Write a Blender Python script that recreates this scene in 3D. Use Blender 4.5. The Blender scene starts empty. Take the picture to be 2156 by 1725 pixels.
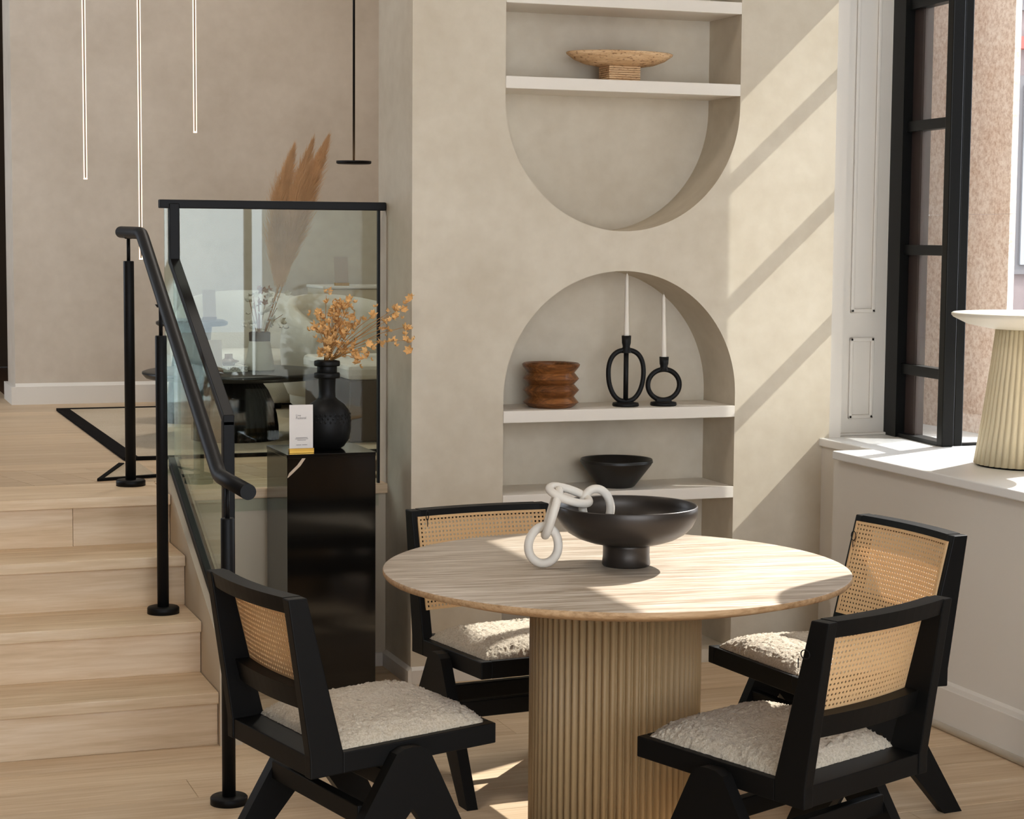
import bpy, bmesh, math, random
import numpy as np
from mathutils import Vector, Matrix
random.seed(7)
PI = math.pi
scn = bpy.context.scene
col = scn.collection

# ------------------------------------------------------------------ camera, light, exposure
# world: X along the niche wall (to the window), Y into the room, Z up; metres
CAM_H = 1.60
yaw, pitch, roll = 0.3476, 0.0903, 0.0078
fwd = Vector((math.sin(yaw)*math.cos(pitch), math.cos(yaw)*math.cos(pitch), -math.sin(pitch)))
rgt = Vector((math.cos(yaw), -math.sin(yaw), 0))
upv = rgt.cross(fwd)
r2 = math.cos(roll)*rgt + math.sin(roll)*upv
u2 = -math.sin(roll)*rgt + math.cos(roll)*upv
cam = bpy.data.cameras.new('camera')
cam.sensor_fit = 'HORIZONTAL'; cam.sensor_width = 36.0; cam.lens = 4068.8/2156*36.0
cam.clip_start = 0.05; cam.clip_end = 200
co = bpy.data.objects.new('camera', cam); col.objects.link(co)
co.matrix_world = Matrix(((r2.x, u2.x, -fwd.x, 0), (r2.y, u2.y, -fwd.y, 0), (r2.z, u2.z, -fwd.z, CAM_H), (0, 0, 0, 1)))
scn.camera = co

w = bpy.data.worlds.new('daylight'); scn.world = w; w.use_nodes = True
bgn = w.node_tree.nodes['Background']
bgn.inputs[0].default_value = (0.86, 0.94, 1.04, 1); bgn.inputs[1].default_value = 3.9

def sun(name, d, strength, colour, ang):
    l = bpy.data.lights.new(name, 'SUN'); l.energy = strength; l.color = colour; l.angle = math.radians(ang)
    o = bpy.data.objects.new(name, l); col.objects.link(o)
    o.rotation_euler = Vector(d).to_track_quat('-Z', 'Y').to_euler(); o.location = (6, 8, 6)
    return o
sun('sun', (-1, -0.48, -0.92), 6.2, (1.0, 0.965, 0.915), 0.5)                   # through the bay window
sun('sun_off_glass', (-1, 0.47, -0.96), 3.3, (1.0, 0.97, 0.92), 0.5)          # the same sun thrown back by the bay's side glass

vs = scn.view_settings
vs.view_transform = 'Standard'; vs.look = 'None'; vs.gamma = 1.0; vs.use_curve_mapping = False
vs.exposure = 0.75
scn.display_settings.display_device = 'sRGB'
try:
    scn.cycles.use_denoising = True
    scn.cycles.max_bounces = 10; scn.cycles.diffuse_bounces = 5; scn.cycles.transparent_max_bounces = 24
    scn.cycles.caustics_reflective = False; scn.cycles.caustics_refractive = False
    scn.cycles.sample_clamp_indirect = 6.0
except Exception:
    pass

# ------------------------------------------------------------------ materials
def lin(r, g, b):
    f = lambda c: (c/255/12.92 if c/255 <= 0.04045 else ((c/255+0.055)/1.055)**2.4)
    return (f(r), f(g), f(b), 1)

class NT:
    def __init__(self, name):
        self.m = bpy.data.materials.new(name); self.m.use_nodes = True
        self.t = self.m.node_tree; self.p = self.t.nodes['Principled BSDF']
    def n(self, typ, **kw):
        x = self.t.nodes.new(typ)
        for k, v in kw.items(): setattr(x, k, v)
        return x
    def l(self, a, b): self.t.links.new(a, b)
    def coord(self, space='Object', scale=(1, 1, 1), rot=(0, 0, 0)):
        mp = self.n('ShaderNodeMapping'); mp.inputs['Scale'].default_value = scale; mp.inputs['Rotation'].default_value = rot
        if space == 'World':
            g = self.n('ShaderNodeNewGeometry'); self.l(g.outputs['Position'], mp.inputs['Vector'])
        else:
            c = self.n('ShaderNodeTexCoord'); self.l(c.outputs[space], mp.inputs['Vector'])
        return mp.outputs['Vector']
    def noise(self, vec, scale, detail=4, rough=0.55, dist=0.0):
        x = self.n('ShaderNodeTexNoise'); x.inputs['Scale'].default_value = scale
        x.inputs['Detail'].default_value = detail; x.inputs['Roughness'].default_value = rough; x.inputs['Distortion'].default_value = dist
        self.l(vec, x.inputs['Vector']); return x.outputs['Fac']
    def ramp(self, fac, stops):
        x = self.n('ShaderNodeValToRGB'); cr = x.color_ramp
        while len(cr.elements) < len(stops): cr.elements.new(0.5)
        for e, (p, c) in zip(cr.elements, stops): e.position = p; e.color = c
        self.l(fac, x.inputs['Fac']); return x.outputs['Color']
    def mix(self, fac, a, b, mode='MIX'):
        x = self.n('ShaderNodeMixRGB', blend_type=mode)
        for i, v in ((0, fac), (1, a), (2, b)):
            if hasattr(v, 'links'): self.l(v, x.inputs[i])
            else: x.inputs[i].default_value = v
        return x.outputs[0]
    def bump(self, h, strength, dist=0.002):
        x = self.n('ShaderNodeBump'); x.inputs['Strength'].default_value = strength; x.inputs['Distance'].default_value = dist
        self.l(h, x.inputs['Height']); self.l(x.outputs['Normal'], self.p.inputs['Normal'])
    def base(self, c):
        if hasattr(c, 'links'): self.l(c, self.p.inputs['Base Color'])
        else: self.p.inputs['Base Color'].default_value = c
    def rough(self, r): self.p.inputs['Roughness'].default_value = r
    def spec(self, s): self.p.inputs['Specular IOR Level'].default_value = s

MAT = {}
def plaster(name, c1, c2, scale=2.2):
    t = NT(name); v = t.coord('World')
    n1 = t.noise(v, scale, 6, 0.6); n2 = t.noise(v, scale*7, 3, 0.5)
    f = t.mix(0.3, n1, n2)
    t.base(t.ramp(f, [(0.33, c1), (0.66, c2)])); t.rough(0.75); t.spec(0.25)
    t.bump(t.noise(v, 60, 4, 0.6), 0.08, 0.003); MAT[name] = t.m
plaster('plaster', lin(187, 174, 153), lin(206, 195, 176))
plaster('plaster_hall', lin(182, 169, 153), lin(199, 187, 172))
def plain(name, c, rough=0.5, spec=0.4, metal=0.0, bump=None, var=0.0):
    t = NT(name)
    if var:
        v = t.coord('Object'); n = t.noise(v, 9, 4)
        t.base(t.ramp(n, [(0.3, tuple(x*(1-var) for x in c[:3])+(1,)), (0.7, tuple(min(1, x*(1+var)) for x in c[:3])+(1,))]))
    else: t.base(c)
    t.rough(rough); t.spec(spec); t.p.inputs['Metallic'].default_value = metal
    if bump: t.bump(t.noise(t.coord('Object'), bump[0], 3), bump[1], bump[2])
    MAT[name] = t.m
plain('white_paint', lin(216, 209, 199), 0.45, 0.4)
plain('shelf_white', lin(222, 213, 200), 0.5, 0.3)
plain('cream_wall', lin(196, 182, 160), 0.7, 0.2, bump=(60, 0.05, 0.003))
plain('sill_white', lin(226, 224, 221), 0.35, 0.4)
plain('black_wood', lin(14, 13, 12), 0.5, 0.13, bump=(70, 0.04, 0.001))
plain('black_metal', lin(18, 17, 17), 0.5, 0.16)
plain('window_black', lin(16, 16, 15), 0.42, 0.18)
plain('shade_brown', lin(62, 48, 44), 0.55, 0.3)
plain('black_clay', lin(15, 14, 13), 0.5, 0.2, bump=(120, 0.1, 0.001))
plain('black_satin', lin(21, 20, 19), 0.38, 0.5, bump=(90, 0.05, 0.001))
plain('bowl_black', lin(58, 52, 47), 0.38, 0.5, 0.55, bump=(90, 0.05, 0.001))
plain('black_ribbed', lin(15, 14, 13), 0.55, 0.2)
plain('brass', lin(205, 160, 75), 0.3, 0.5, 1.0)
plain('candle_wax', lin(226, 217, 203), 0.5, 0.4)
plain('wick', lin(200, 190, 175), 0.8)
plain('fluted_beige', lin(150, 124, 88), 0.55, 0.3)
plain('fluted_cream', lin(214, 201, 170), 0.5, 0.3)
plain('cream_top', lin(226, 219, 203), 0.45, 0.3)
plain('link_stone', lin(212, 203, 190), 0.55, 0.35, var=0.05, bump=(50, 0.12, 0.003))
plain('card_white', lin(228, 220, 213), 0.6, 0.2)
plain('card_grey', lin(168, 150, 136), 0.6, 0.2)
plain('print_ink', lin(120, 112, 108), 0.7, 0.1)
plain('rug_black', lin(24, 22, 21), 0.95, 0.05, bump=(200, 0.4, 0.004))
plain('dark_hall', lin(70, 58, 47), 0.8, 0.1)
plain('stem', lin(176, 128, 74), 0.8, 0.1)
plain('blossom', lin(220, 172, 112), 0.8, 0.15, var=0.25)
plain('blossom_white', lin(215, 206, 190), 0.8, 0.15)
plain('seedpod_brown', lin(140, 92, 48), 0.8, 0.15)
plain('pampas', lin(206, 166, 124), 0.9, 0.1, var=0.18)
plain('lounge_cream', lin(206, 199, 186), 0.9, 0.1, bump=(160, 0.4, 0.003))
plain('bench_brown', lin(84, 70, 58), 0.8, 0.15)
plain('book_white', lin(216, 210, 200), 0.6, 0.2)
plain('smoked_amber', lin(104, 72, 52), 0.2, 0.5)
plain('ceramic_grey', lin(196, 187, 170), 0.6, 0.3, bump=(60, 0.1, 0.002))
plain('ceiling_white', lin(214, 208, 198), 0.8, 0.1)
plain('floor_bed', lin(84, 62, 44), 0.9, 0.1)
plain('asphalt', lin(206, 204, 200), 0.9, 0.1, var=0.1)
plain('facade_pale', lin(112, 100, 98), 0.9, 0.1, var=0.06)
plain('facade_trim', lin(96, 92, 92), 0.9, 0.1)
plain('facade_red', lin(140, 78, 72), 0.9, 0.1)
plain('facade_window', lin(120, 120, 122), 0.2, 0.5)

def wood(name, dark, mid, light, axis='X', space='World', scale=1.0, rough=0.5, rnd=True, streak=0.5, spread=0.18):
    t = NT(name)
    s = {'X': (0.55, 9, 9), 'Y': (9, 0.55, 9), 'Z': (9, 9, 0.55)}[axis]
    v = t.coord(space, tuple(a*scale for a in s))
    if rnd:
        oi = t.n('ShaderNodeObjectInfo')
        ad = t.n('ShaderNodeVectorMath', operation='ADD'); sc = t.n('ShaderNodeVectorMath', operation='SCALE')
        t.l(oi.outputs['Random'], sc.inputs[0]); sc.inputs['Scale'].default_value = 37.0
        t.l(v, ad.inputs[0]); t.l(sc.outputs[0], ad.inputs[1]); v = ad.outputs[0]
    n1 = t.noise(v, 1.6, 5, 0.6, 0.7); n2 = t.noise(v, 7.0, 4, 0.6, 0.3)
    f = t.mix(streak, n1, n2)
    c = t.ramp(f, [(0.5-spread, dark), (0.5, mid), (0.5+spread, light)])
    if rnd:
        mr = t.n('ShaderNodeMapRange'); t.l(oi.outputs['Random'], mr.inputs[0]); mr.inputs[3].default_value = 0.9; mr.inputs[4].default_value = 1.07
        c = t.mix(1.0, c, mr.outputs[0], 'MULTIPLY')
    t.base(c); t.rough(rough); t.spec(0.3); t.bump(n2, 0.06, 0.002); MAT[name] = t.m
wood('oak_floor', lin(182, 153, 120), lin(200, 174, 142), lin(215, 193, 164))
wood('oak_stair', lin(192, 163, 128), lin(211, 185, 152), lin(226, 205, 177))
wood('table_veneer', lin(146, 128, 108), lin(176, 160, 141), lin(200, 187, 171), 'X', 'Object', 1.6, 0.42, False, 0.65, 0.11)
wood('table_edge', lin(132, 98, 64), lin(176, 142, 104), lin(198, 166, 128), 'X', 'Object', 2.5, 0.6, False)
wood('turned_wood', lin(62, 36, 18), lin(112, 68, 34), lin(158, 102, 54), 'X', 'Object', 2.2, 0.3, False)

def cane():
    t = NT('cane'); v = t.coord('Object', (1, 1, 1)); n = t.noise(v, 500, 2)
    t.base(t.ramp(n, [(0.3, lin(214, 174, 124)), (0.7, lin(236, 202, 154))])); t.rough(0.5); t.spec(0.3)
    tl = t.n('ShaderNodeBsdfTranslucent'); tl.inputs[0].default_value = lin(240, 208, 160); mx = t.n('ShaderNodeMixShader'); mx.inputs[0].default_value = 0.25
    t.l(t.p.outputs[0], mx.inputs[1]); t.l(tl.outputs[0], mx.inputs[2]); t.l(mx.outputs[0], t.t.nodes['Material Output'].inputs['Surface']); MAT['cane'] = t.m
cane()
def boucle():
    t = NT('boucle'); v = t.coord('Object')
    n = t.noise(v, 190, 5, 0.7); m = t.noise(v, 70, 2, 0.5)
    t.base(t.ramp(n, [(0.3, lin(166, 150, 127)), (0.62, lin(206, 193, 172))])); t.rough(0.95); t.spec(0.1)
    t.p.inputs['Sheen Weight'].default_value = 0.25
    t.bump(t.mix(0.4, n, m), 0.85, 0.006); MAT['boucle'] = t.m
boucle()
def travertine():
    t = NT('travertine'); v = t.coord('Object', (3, 3, 40)); n = t.noise(v, 3, 5, 0.65); p = t.noise(t.coord('Object', (1, 1, 4)), 60, 3, 0.6)
    c = t.ramp(n, [(0.3, lin(186, 145, 100)), (0.7, lin(222, 188, 146))])
    h = t.ramp(p, [(0.34, (0.35, 0.26, 0.18, 1)), (0.44, (1, 1, 1, 1))])
    t.base(t.mix(1.0, c, h, 'MULTIPLY')); t.rough(0.7); t.bump(p, 0.3, 0.004); MAT['travertine'] = t.m
travertine()
def marble():
    t = NT('black_marble'); v = t.coord('Object')
    n = t.noise(v, 2.4, 4, 0.55, 0.6)
    a = t.n('ShaderNodeMath', operation='SUBTRACT'); t.l(n, a.inputs[0]); a.inputs[1].default_value = 0.66
    b = t.n('ShaderNodeMath', operation='ABSOLUTE'); t.l(a.outputs[0], b.inputs[0])
    t.base(t.ramp(b.outputs[0], [(0.0, lin(150, 130, 108)), (0.006, lin(40, 34, 28)), (0.03, lin(14, 13, 12))])); t.rough(0.09); t.spec(0.5); MAT['black_marble'] = t.m
marble()
plain('marble_vein', lin(196, 176, 152), 0.2, 0.5)
def granite():
    t = NT('granite'); v = t.coord('World')
    n = t.noise(v, 55, 4, 0.7); m = t.noise(v, 5, 4, 0.6)
    c = t.ramp(n, [(0.36, lin(186, 156, 138)), (0.5, lin(222, 202, 188)), (0.62, lin(240, 227, 217))])
    t.base(t.mix(0.35, c, t.ramp(m, [(0.3, lin(204, 172, 150)), (0.7, lin(240, 228, 220))]))); t.rough(0.8); t.bump(n, 0.2, 0.004); MAT['granite'] = t.m
granite()
def rugm():
    t = NT('rug_cream'); v = t.coord('World'); n = t.noise(v, 140, 4, 0.7); m = t.noise(v, 2.0, 3)
    t.base(t.mix(0.5, t.ramp(n, [(0.3, lin(176, 158, 134)), (0.7, lin(204, 188, 165))]), t.ramp(m, [(0.3, lin(176, 158, 134)), (0.7, lin(206, 192, 170))])))
    t.rough(0.95); t.spec(0.05); t.bump(n, 0.6, 0.006); MAT['rug_cream'] = t.m
rugm()
def glass(name, tint, refl=0.05, edge=0.55):
    m = bpy.data.materials.new(name); m.use_nodes = True; t = m.node_tree
    for n in list(t.nodes): t.nodes.remove(n)
    out = t.nodes.new('ShaderNodeOutputMaterial'); mx = t.nodes.new('ShaderNodeMixShader')
    tr = t.nodes.new('ShaderNodeBsdfTransparent'); tr.inputs[0].default_value = tint
    gl = t.nodes.new('ShaderNodeBsdfGlossy'); gl.inputs['Roughness'].default_value = 0.0; gl.inputs[0].default_value = (0.95, 0.97, 0.96, 1)
    lw = t.nodes.new('ShaderNodeLayerWeight'); lw.inputs[0].default_value = 0.5
    pw = t.nodes.new('ShaderNodeMath'); pw.operation = 'POWER'; pw.inputs[1].default_value = 4
    ml = t.nodes.new('ShaderNodeMath'); ml.operation = 'MULTIPLY_ADD'; ml.inputs[1].default_value = edge; ml.inputs[2].default_value = refl
    t.links.new(lw.outputs['Facing'], pw.inputs[0]); t.links.new(pw.outputs[0], ml.inputs[0]); t.links.new(ml.outputs[0], mx.inputs[0])
    t.links.new(tr.outputs[0], mx.inputs[1]); t.links.new(gl.outputs[0], mx.inputs[2]); t.links.new(mx.outputs[0], out.inputs[0])
    MAT[name] = m
glass('pane_glass', (0.97, 0.98, 0.98, 1), 0.03, 0.4)
glass('guard_glass', (0.86, 0.91, 0.88, 1), 0.032, 0.5)
def emit(name, c, s):
    m = bpy.data.materials.new(name); m.use_nodes = True; p = m.node_tree.nodes['Principled BSDF']
    p.inputs['Base Color'].default_value = c; p.inputs['Emission Color'].default_value = c; p.inputs['Emission Strength'].default_value = s; MAT[name] = m
emit('led_warm', lin(255, 226, 196), 1.05)
emit('lamp_glow', lin(255, 205, 150), 2.2)
plain('led_core', lin(150, 128, 108), 0.4, 0.4)

# ------------------------------------------------------------------ mesh helpers
class MB:
    def __init__(self): self.v = []; self.f = []; self.sm = []
    def add(self, vs, fs, smooth=False):
        o = len(self.v); self.v += [tuple(p) for p in vs]
        for f in fs: self.f.append([i+o for i in f]); self.sm.append(smooth)
        return self
    def box(self, x0, x1, y0, y1, z0, z1):
        vs = [(x, y, z) for z in (z0, z1) for y in (y0, y1) for x in (x0, x1)]
        return self.add(vs, [(0, 2, 3, 1), (4, 5, 7, 6), (0, 1, 5, 4), (2, 6, 7, 3), (0, 4, 6, 2), (1, 3, 7, 5)])
    def bbox(self, x0, x1, y0, y1, z0, z1, b=0.003):
        # box with chamfered edges
        bm = bmesh.new(); bmesh.ops.create_cube(bm, size=1.0)
        for vv in bm.verts: vv.co = Vector(((x0+x1)/2+vv.co.x*(x1-x0), (y0+y1)/2+vv.co.y*(y1-y0), (z0+z1)/2+vv.co.z*(z1-z0)))
        bmesh.ops.bevel(bm, geom=list(bm.edges), offset=min(b, 0.45*min(abs(x1-x0), abs(y1-y0), abs(z1-z0))), segments=2, affect='EDGES', profile=0.5)
        return self.frombm(bm)
    def frombm(self, bm, smooth=False):
        bm.verts.index_update(); vs = [tuple(vv.co) for vv in bm.verts]; fs = [[vv.index for vv in f.verts] for f in bm.faces]
        bm.free(); return self.add(vs, fs, smooth)
    def prism(self, poly, a0, a1, axis='X', bev=0.0):
        # poly: 2D outline; X: (y,z) pairs extruded in x; Y: (x,z) extruded in y; Z: (x,y) extruded in z
        n = len(poly)
        def P(p, a): return (a, p[0], p[1]) if axis == 'X' else ((p[0], a, p[1]) if axis == 'Y' else (p[0], p[1], a))
        if bev:
            bm = bmesh.new()
            lo = [bm.verts.new(P(p, a0)) for p in poly]; hi = [bm.verts.new(P(p, a1)) for p in poly]
            bm.faces.new(lo); bm.faces.new(list(reversed(hi)))
            for i in range(n): bm.faces.new([lo[i], hi[i], hi[(i+1) % n], lo[(i+1) % n]])
            bmesh.ops.recalc_face_normals(bm, faces=list(bm.faces))
            bmesh.ops.bevel(bm, geom=list(bm.edges), offset=bev, segments=2, affect='EDGES', profile=0.5)
            return self.frombm(bm)
        vs = [P(p, a0) for p in poly]+[P(p, a1) for p in poly]
        fs = [list(range(n)), list(range(2*n-1, n-1, -1))]+[[i, i+n, (i+1) % n+n, (i+1) % n] for i in range(n)]
        return self.add(vs, fs)
    def lathe(self, prof, c=(0, 0, 0), seg=48, smooth=True, rmod=None, closed=False, sx=1.0, sy=1.0):
        vs = []; n = len(prof)
        for r, z in prof:
            for k in range(seg):
                a = 2*PI*k/seg; rr = r*(rmod(a, z) if rmod else 1)
                vs.append((c[0]+rr*math.cos(a)*sx, c[1]+rr*math.sin(a)*sy, c[2]+z))
        fs = []
        for i in range(n-1):
            for k in range(seg):
                k2 = (k+1) % seg; fs.append([i*seg+k, i*seg+k2, (i+1)*seg+k2, (i+1)*seg+k])
        self.add(vs, fs, smooth)
        if not closed:
            for i in (0, n-1):
                if prof[i][0] > 1e-5:
                    idx = [len(self.v)-n*seg+i*seg+k for k in range(seg)]
                    self.f.append(idx if i else idx[::-1]); self.sm.append(False)
        return self
    def tube(self, path, r, seg=12, smooth=True, cap=True, closed=False):
        P = [Vector(p) for p in path]; n = len(P); R_ = r if hasattr(r, '__len__') else [r]*n
        rings = []; T0 = (P[1]-P[0]).normalized(); ref = Vector((0, 0, 1)) if abs(T0.z) < 0.9 else Vector((1, 0, 0))
        N = (ref-T0*ref.dot(T0)).normalized(); vs = []
        for i in range(n):
            if closed: T = (P[(i+1) % n]-P[i-1]).normalized()
            else: T = ((P[min(i+1, n-1)]-P[i]).normalized()+(P[i]-P[max(i-1, 0)]).normalized()).normalized()
            N = (N-T*N.dot(T)).normalized(); B = T.cross(N)
            k = 1.0
            if not closed and 0 < i < n-1:
                cs = max(0.4, T.dot((P[i+1]-P[i]).normalized())); k = 1/cs if cs > 0.4 else 1
            for j in range(seg):
                a = 2*PI*j/seg; vs.append(P[i]+(N*math.cos(a)+B*math.sin(a))*R_[i]*(1 if k == 1 else k**0.5))
        fs = []
        for i in range(n if closed else n-1):
            i2 = (i+1) % n
            for j in range(seg): fs.append([i*seg+j, i*seg+(j+1) % seg, i2*seg+(j+1) % seg, i2*seg+j])
        self.add(vs, fs, smooth)
        if cap and not closed:
            o = len(self.v)-n*seg
            self.f.append([o+j for j in range(seg)][::-1]); self.sm.append(False)
            self.f.append([o+(n-1)*seg+j for j in range(seg)]); self.sm.append(False)
        return self
    def build(self, name, mat, parent=None, fix=True):
        me = bpy.data.meshes.new(name); me.from_pydata(self.v, [], self.f)
        me.polygons.foreach_set('use_smooth', self.sm)
        if fix:
            bm = bmesh.new(); bm.from_mesh(me); bmesh.ops.recalc_face_normals(bm, faces=list(bm.faces)); bm.to_mesh(me); bm.free()
        me.materials.append(MAT[mat]); me.update()
        o = bpy.data.objects.new(name, me); col.objects.link(o)
        if parent is not None: o.parent = parent
        return o

def tag(o, label=None, cat=None, group=None, kind=None):
    if label: o['label'] = label
    if cat: o['category'] = cat
    if group: o['group'] = group
    if kind: o['kind'] = kind
    return o
def thing(name, label, cat, loc=(0, 0, 0), rz=0.0, group=None, kind=None):
    o = bpy.data.objects.new(name, None); col.objects.link(o); o.location = loc; o.rotation_euler = (0, 0, rz); o.empty_display_size = 0.1
    return tag(o, label, cat, group, kind)
def struct(name, mb, mat, label, cat='wall'):
    return tag(mb.build(name, mat), label, cat, None, 'structure')
def copy_tree(o, parent=None):
    c = o.copy(); col.objects.link(c); c.parent = parent
    for ch in list(o.children): copy_tree(ch, c)
    return c

# ------------------------------------------------------------------ room shell
YW = 6.49          # face of the niche wall
PZ = 0.684         # platform level
FX0, FX1 = -1.6, 3.46
CEIL = 3.9

# lower floor: bed + planks running along X
fl = struct('floor', MB().box(FX0, 4.9, -2.2, 6.84, -0.12, -0.004), 'floor_bed', 'pale oak plank floor under the round dining table', 'floor')
def plank_mesh(L, Wd, T=0.02):
    return MB().bbox(0, L, 0, Wd, -T, 0, 0.0012)
pm_cache = {}
def plank(parent, x, y, z, L, Wd, mat='oak_floor', T=0.02, name='plank'):
    key = (round(L, 3), round(Wd, 3), mat, T)
    if key not in pm_cache:
        o = plank_mesh(L, Wd, T).build(name, mat, parent); pm_cache[key] = o.data
    else:
        o = bpy.data.objects.new(name, pm_cache[key]); col.objects.link(o); o.parent = parent
    o.location = (x, y, z); return o
rw = 0.19; y = 2.88; row = 0
while y < 5.85:
    x = FX0 - [0.0, 0.75, 0.35, 1.1, 0.55][row % 5]
    while x < FX1:
        L = 1.85
        x0 = max(x, FX0); x1 = min(x+L, FX1)
        if x1-x0 > 0.05: plank(fl, x0, y, 0, round(x1-x0-0.0015, 3), rw-0.0015)
        x += L
    y += rw; row += 1
y2 = y
while y2 < 6.80:      # right of the stairs the boards run on to the platform wall
    plank(fl, 1.24, y2, 0, 1.11, rw-0.0015); plank(fl, 2.3515, y2, 0, round(FX1-2.3515, 3), rw-0.0015); y2 += rw
MB().box(FX0, 4.9, -2.2, 2.88, -0.004, 0.0).build('floor_rest', 'oak_floor', fl)

# stairs: four risers up to the platform
RISE, RUN, NY0, SX1 = 0.171, 0.28, 5.872, 1.165
st = thing('stairs', 'oak stair of four risers climbing to the lounge platform', 'stairs', kind='structure')
seams = [[-0.55], [0.28], [0.02], [-0.35]]
for i in range(4):
    z = RISE*(i+1); yn = NY0+RUN*i; last = i == 3
    ye = yn+RUN+0.03 if not last else yn+0.33
    xs = [FX0]+[s for s in seams[i]]+[SX1 if not last else 1.165]
    for a, b in zip(xs[:-1], xs[1:]):
        MB().bbox(a, b-0.0012, yn, ye, z-0.036, z, 0.003).build('tread', 'oak_stair', st)
    rs = [FX0, [-0.9, 0.62, 0.33, 0.83][i] if i != 1 else 0.15, SX1]
    for a, b in zip(rs[:-1], rs[1:]):
        MB().bbox(a, b-0.001, yn+0.024, yn+0.045, z-RISE, z-0.036, 0.001).build('riser', 'oak_stair', st)

# stringer closing the stair's end
struct('trim_1', MB().prism([(5.868, 0.0), (6.86, 0.0), (6.86, 0.76), (5.93, 0.345), (5.868, 0.30)], 1.166, 1.236, 'X'), 'cream_wall', 'cream painted stringer with sloped top at end of stairs', 'stringer')

# platform body, its front wall and floor boards
struct('wall_platform', MB().box(1.236, 1.98, 6.815, 6.86, 0.0, 0.648).box(FX0, 1.236, 6.86, 6.9, 0.0, 0.648), 'cream_wall', 'cream wall under the edge of the raised platform', 'wall')
pf = struct('floor_platform', MB().box(FX0, 4.2, 6.86, 13.5, 0.5, PZ-0.006), 'floor_bed', 'raised oak floor of the lounge behind the glass guard', 'floor')
MB().bbox(1.168, 1.98, 6.79, 7.085, PZ-0.036, PZ, 0.003).build('edge_board', 'oak_stair', pf)
MB().box(FX0, 1.166, 7.04, 7.085, PZ-0.02, PZ).build('edge_board', 'oak_stair', pf)
bx = -1.3; k = 0
dm = None
while bx < 2.0:        # band of slanting boards behind the edge
    if dm is None:
        o = MB().prism([(0, 7.088), (0.118, 7.088), (-0.002, 7.54), (-0.12, 7.54)], PZ-0.02, PZ, 'Z').build('plank', 'oak_floor', pf); dm = o.data
    else:
        o = bpy.data.objects.new('plank', dm); col.objects.link(o); o.parent = pf
    o.location.x = bx; bx += 0.12; k += 1
y = 7.545; row = 0
while y < 10.5:
    x = FX0 - [0.2, 0.9, 0.5][row % 3]
    while x < 3.6:
        x0 = max(x, FX0); x1 = min(x+2.1, 3.6)
        if x1-x0 > 0.05: plank(pf, x0, y, PZ, round(x1-x0-0.0015, 3), rw-0.0015)
        x += 2.1
    y += rw; row += 1
MB().box(FX0, 1.0, y, 13.5, PZ-0.006, PZ).build('floor_rest', 'oak_floor', pf)

# rear wall of the lounge and the dark hall beside it
struct('wall_rear', MB().box(0.999, 4.2, 10.46, 10.86, PZ, CEIL), 'plaster_hall', 'tall beige plaster wall behind the lounge platform', 'wall')
struct('baseboard_rear', MB().box(0.999, 4.2, 10.438, 10.46, PZ, PZ+0.095).prism([(10.446, PZ+0.095), (10.46, PZ+0.095), (10.46, PZ+0.112)], 0.999, 4.2, 'X').box(0.977, 0.9988, 10.438, 10.86, PZ, PZ+0.095), 'white_paint', 'cream skirting along the rear plaster wall', 'baseboard')
struct('wall_hall', MB().box(-1.8, 1.6, 13.4, 13.5, PZ, CEIL).box(1.5, 1.6, 10.86, 13.4, PZ, CEIL), 'dark_hall', 'dim brown wall of the hall past the rear wall', 'wall')
struct('wall_left', MB().box(FX0-0.12, FX0, -2.2, 8.6, 0.0, CEIL).box(FX0-0.12, FX0, 10.5, 13.5, 0.0, CEIL).box(FX0-0.12, FX0, 8.6, 10.5, 0.0, 1.3).box(FX0-0.12, FX0, 8.6, 10.5, 3.3, CEIL), 'dark_hall', 'brown plaster side wall beyond the stairs', 'wall')
struct('wall_lounge_side', MB().box(4.08, 4.2, 6.92, 10.46, PZ, CEIL).box(3.645, 4.05, 6.71, 6.96, 0.0, CEIL), 'plaster_hall', 'beige plaster wall closing the lounge behind the niche wall', 'wall')
struct('ceiling', MB().box(FX0-0.12, 4.9, -2.2, 6.1, CEIL, CEIL+0.12).box(FX0-0.12, 4.2, 6.1, 13.5, CEIL, CEIL+0.12), 'ceiling_white', 'white ceiling over the showroom', 'ceiling')

# niche wall with two arched niches
NXL, NXR, NXC, NR = 2.318, 3.238, 2.778, 0.46
ZC1, ZC2, YB = 1.011, 2.075, 6.76
WX0, WX1 = 1.975, 3.64
NZ0 = 0.05
nw = MB()
def quad(a, b, c_, d, s=False): nw.add([a, b, c_, d], [(0, 1, 2, 3)], s)
quad((WX0, YW, 0), (NXL, YW, 0), (NXL, YW, CEIL), (WX0, YW, CEIL))
quad((NXR, YW, 0), (WX1, YW, 0), (WX1, YW, CEIL), (NXR, YW, CEIL))
quad((NXL, YW, 0), (NXR, YW, 0), (NXR, YW, NZ0), (NXL, YW, NZ0))
quad((NXL, YW, NZ0), (NXR, YW, NZ0), (NXR, YB, NZ0), (NXL, YB, NZ0))
quad((WX0, YW, 0), (WX0, 6.915, 0), (WX0, 6.915, CEIL), (WX0, YW, CEIL))
quad((WX0, 6.915, 0), (WX1, 6.915, 0), (WX1, 6.915, CEIL), (WX0, 6.915, CEIL))
quad((WX1, YW, 0), (WX1, 6.915, 0), (WX1, 6.915, CEIL), (WX1, YW, CEIL))
for X_ in (NXL, NXR):
    quad((X_, YW, NZ0), (X_, YB, NZ0), (X_, YB, ZC1), (X_, YW, ZC1)); quad((X_, YW, ZC2), (X_, YB, ZC2), (X_, YB, CEIL), (X_, YW, CEIL))
quad((NXL, YB, NZ0), (NXR, YB, NZ0), (NXR, YB, CEIL), (NXL, YB, CEIL))
NS = 72
ang = [PI-PI*i/NS for i in range(NS+1)]
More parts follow.
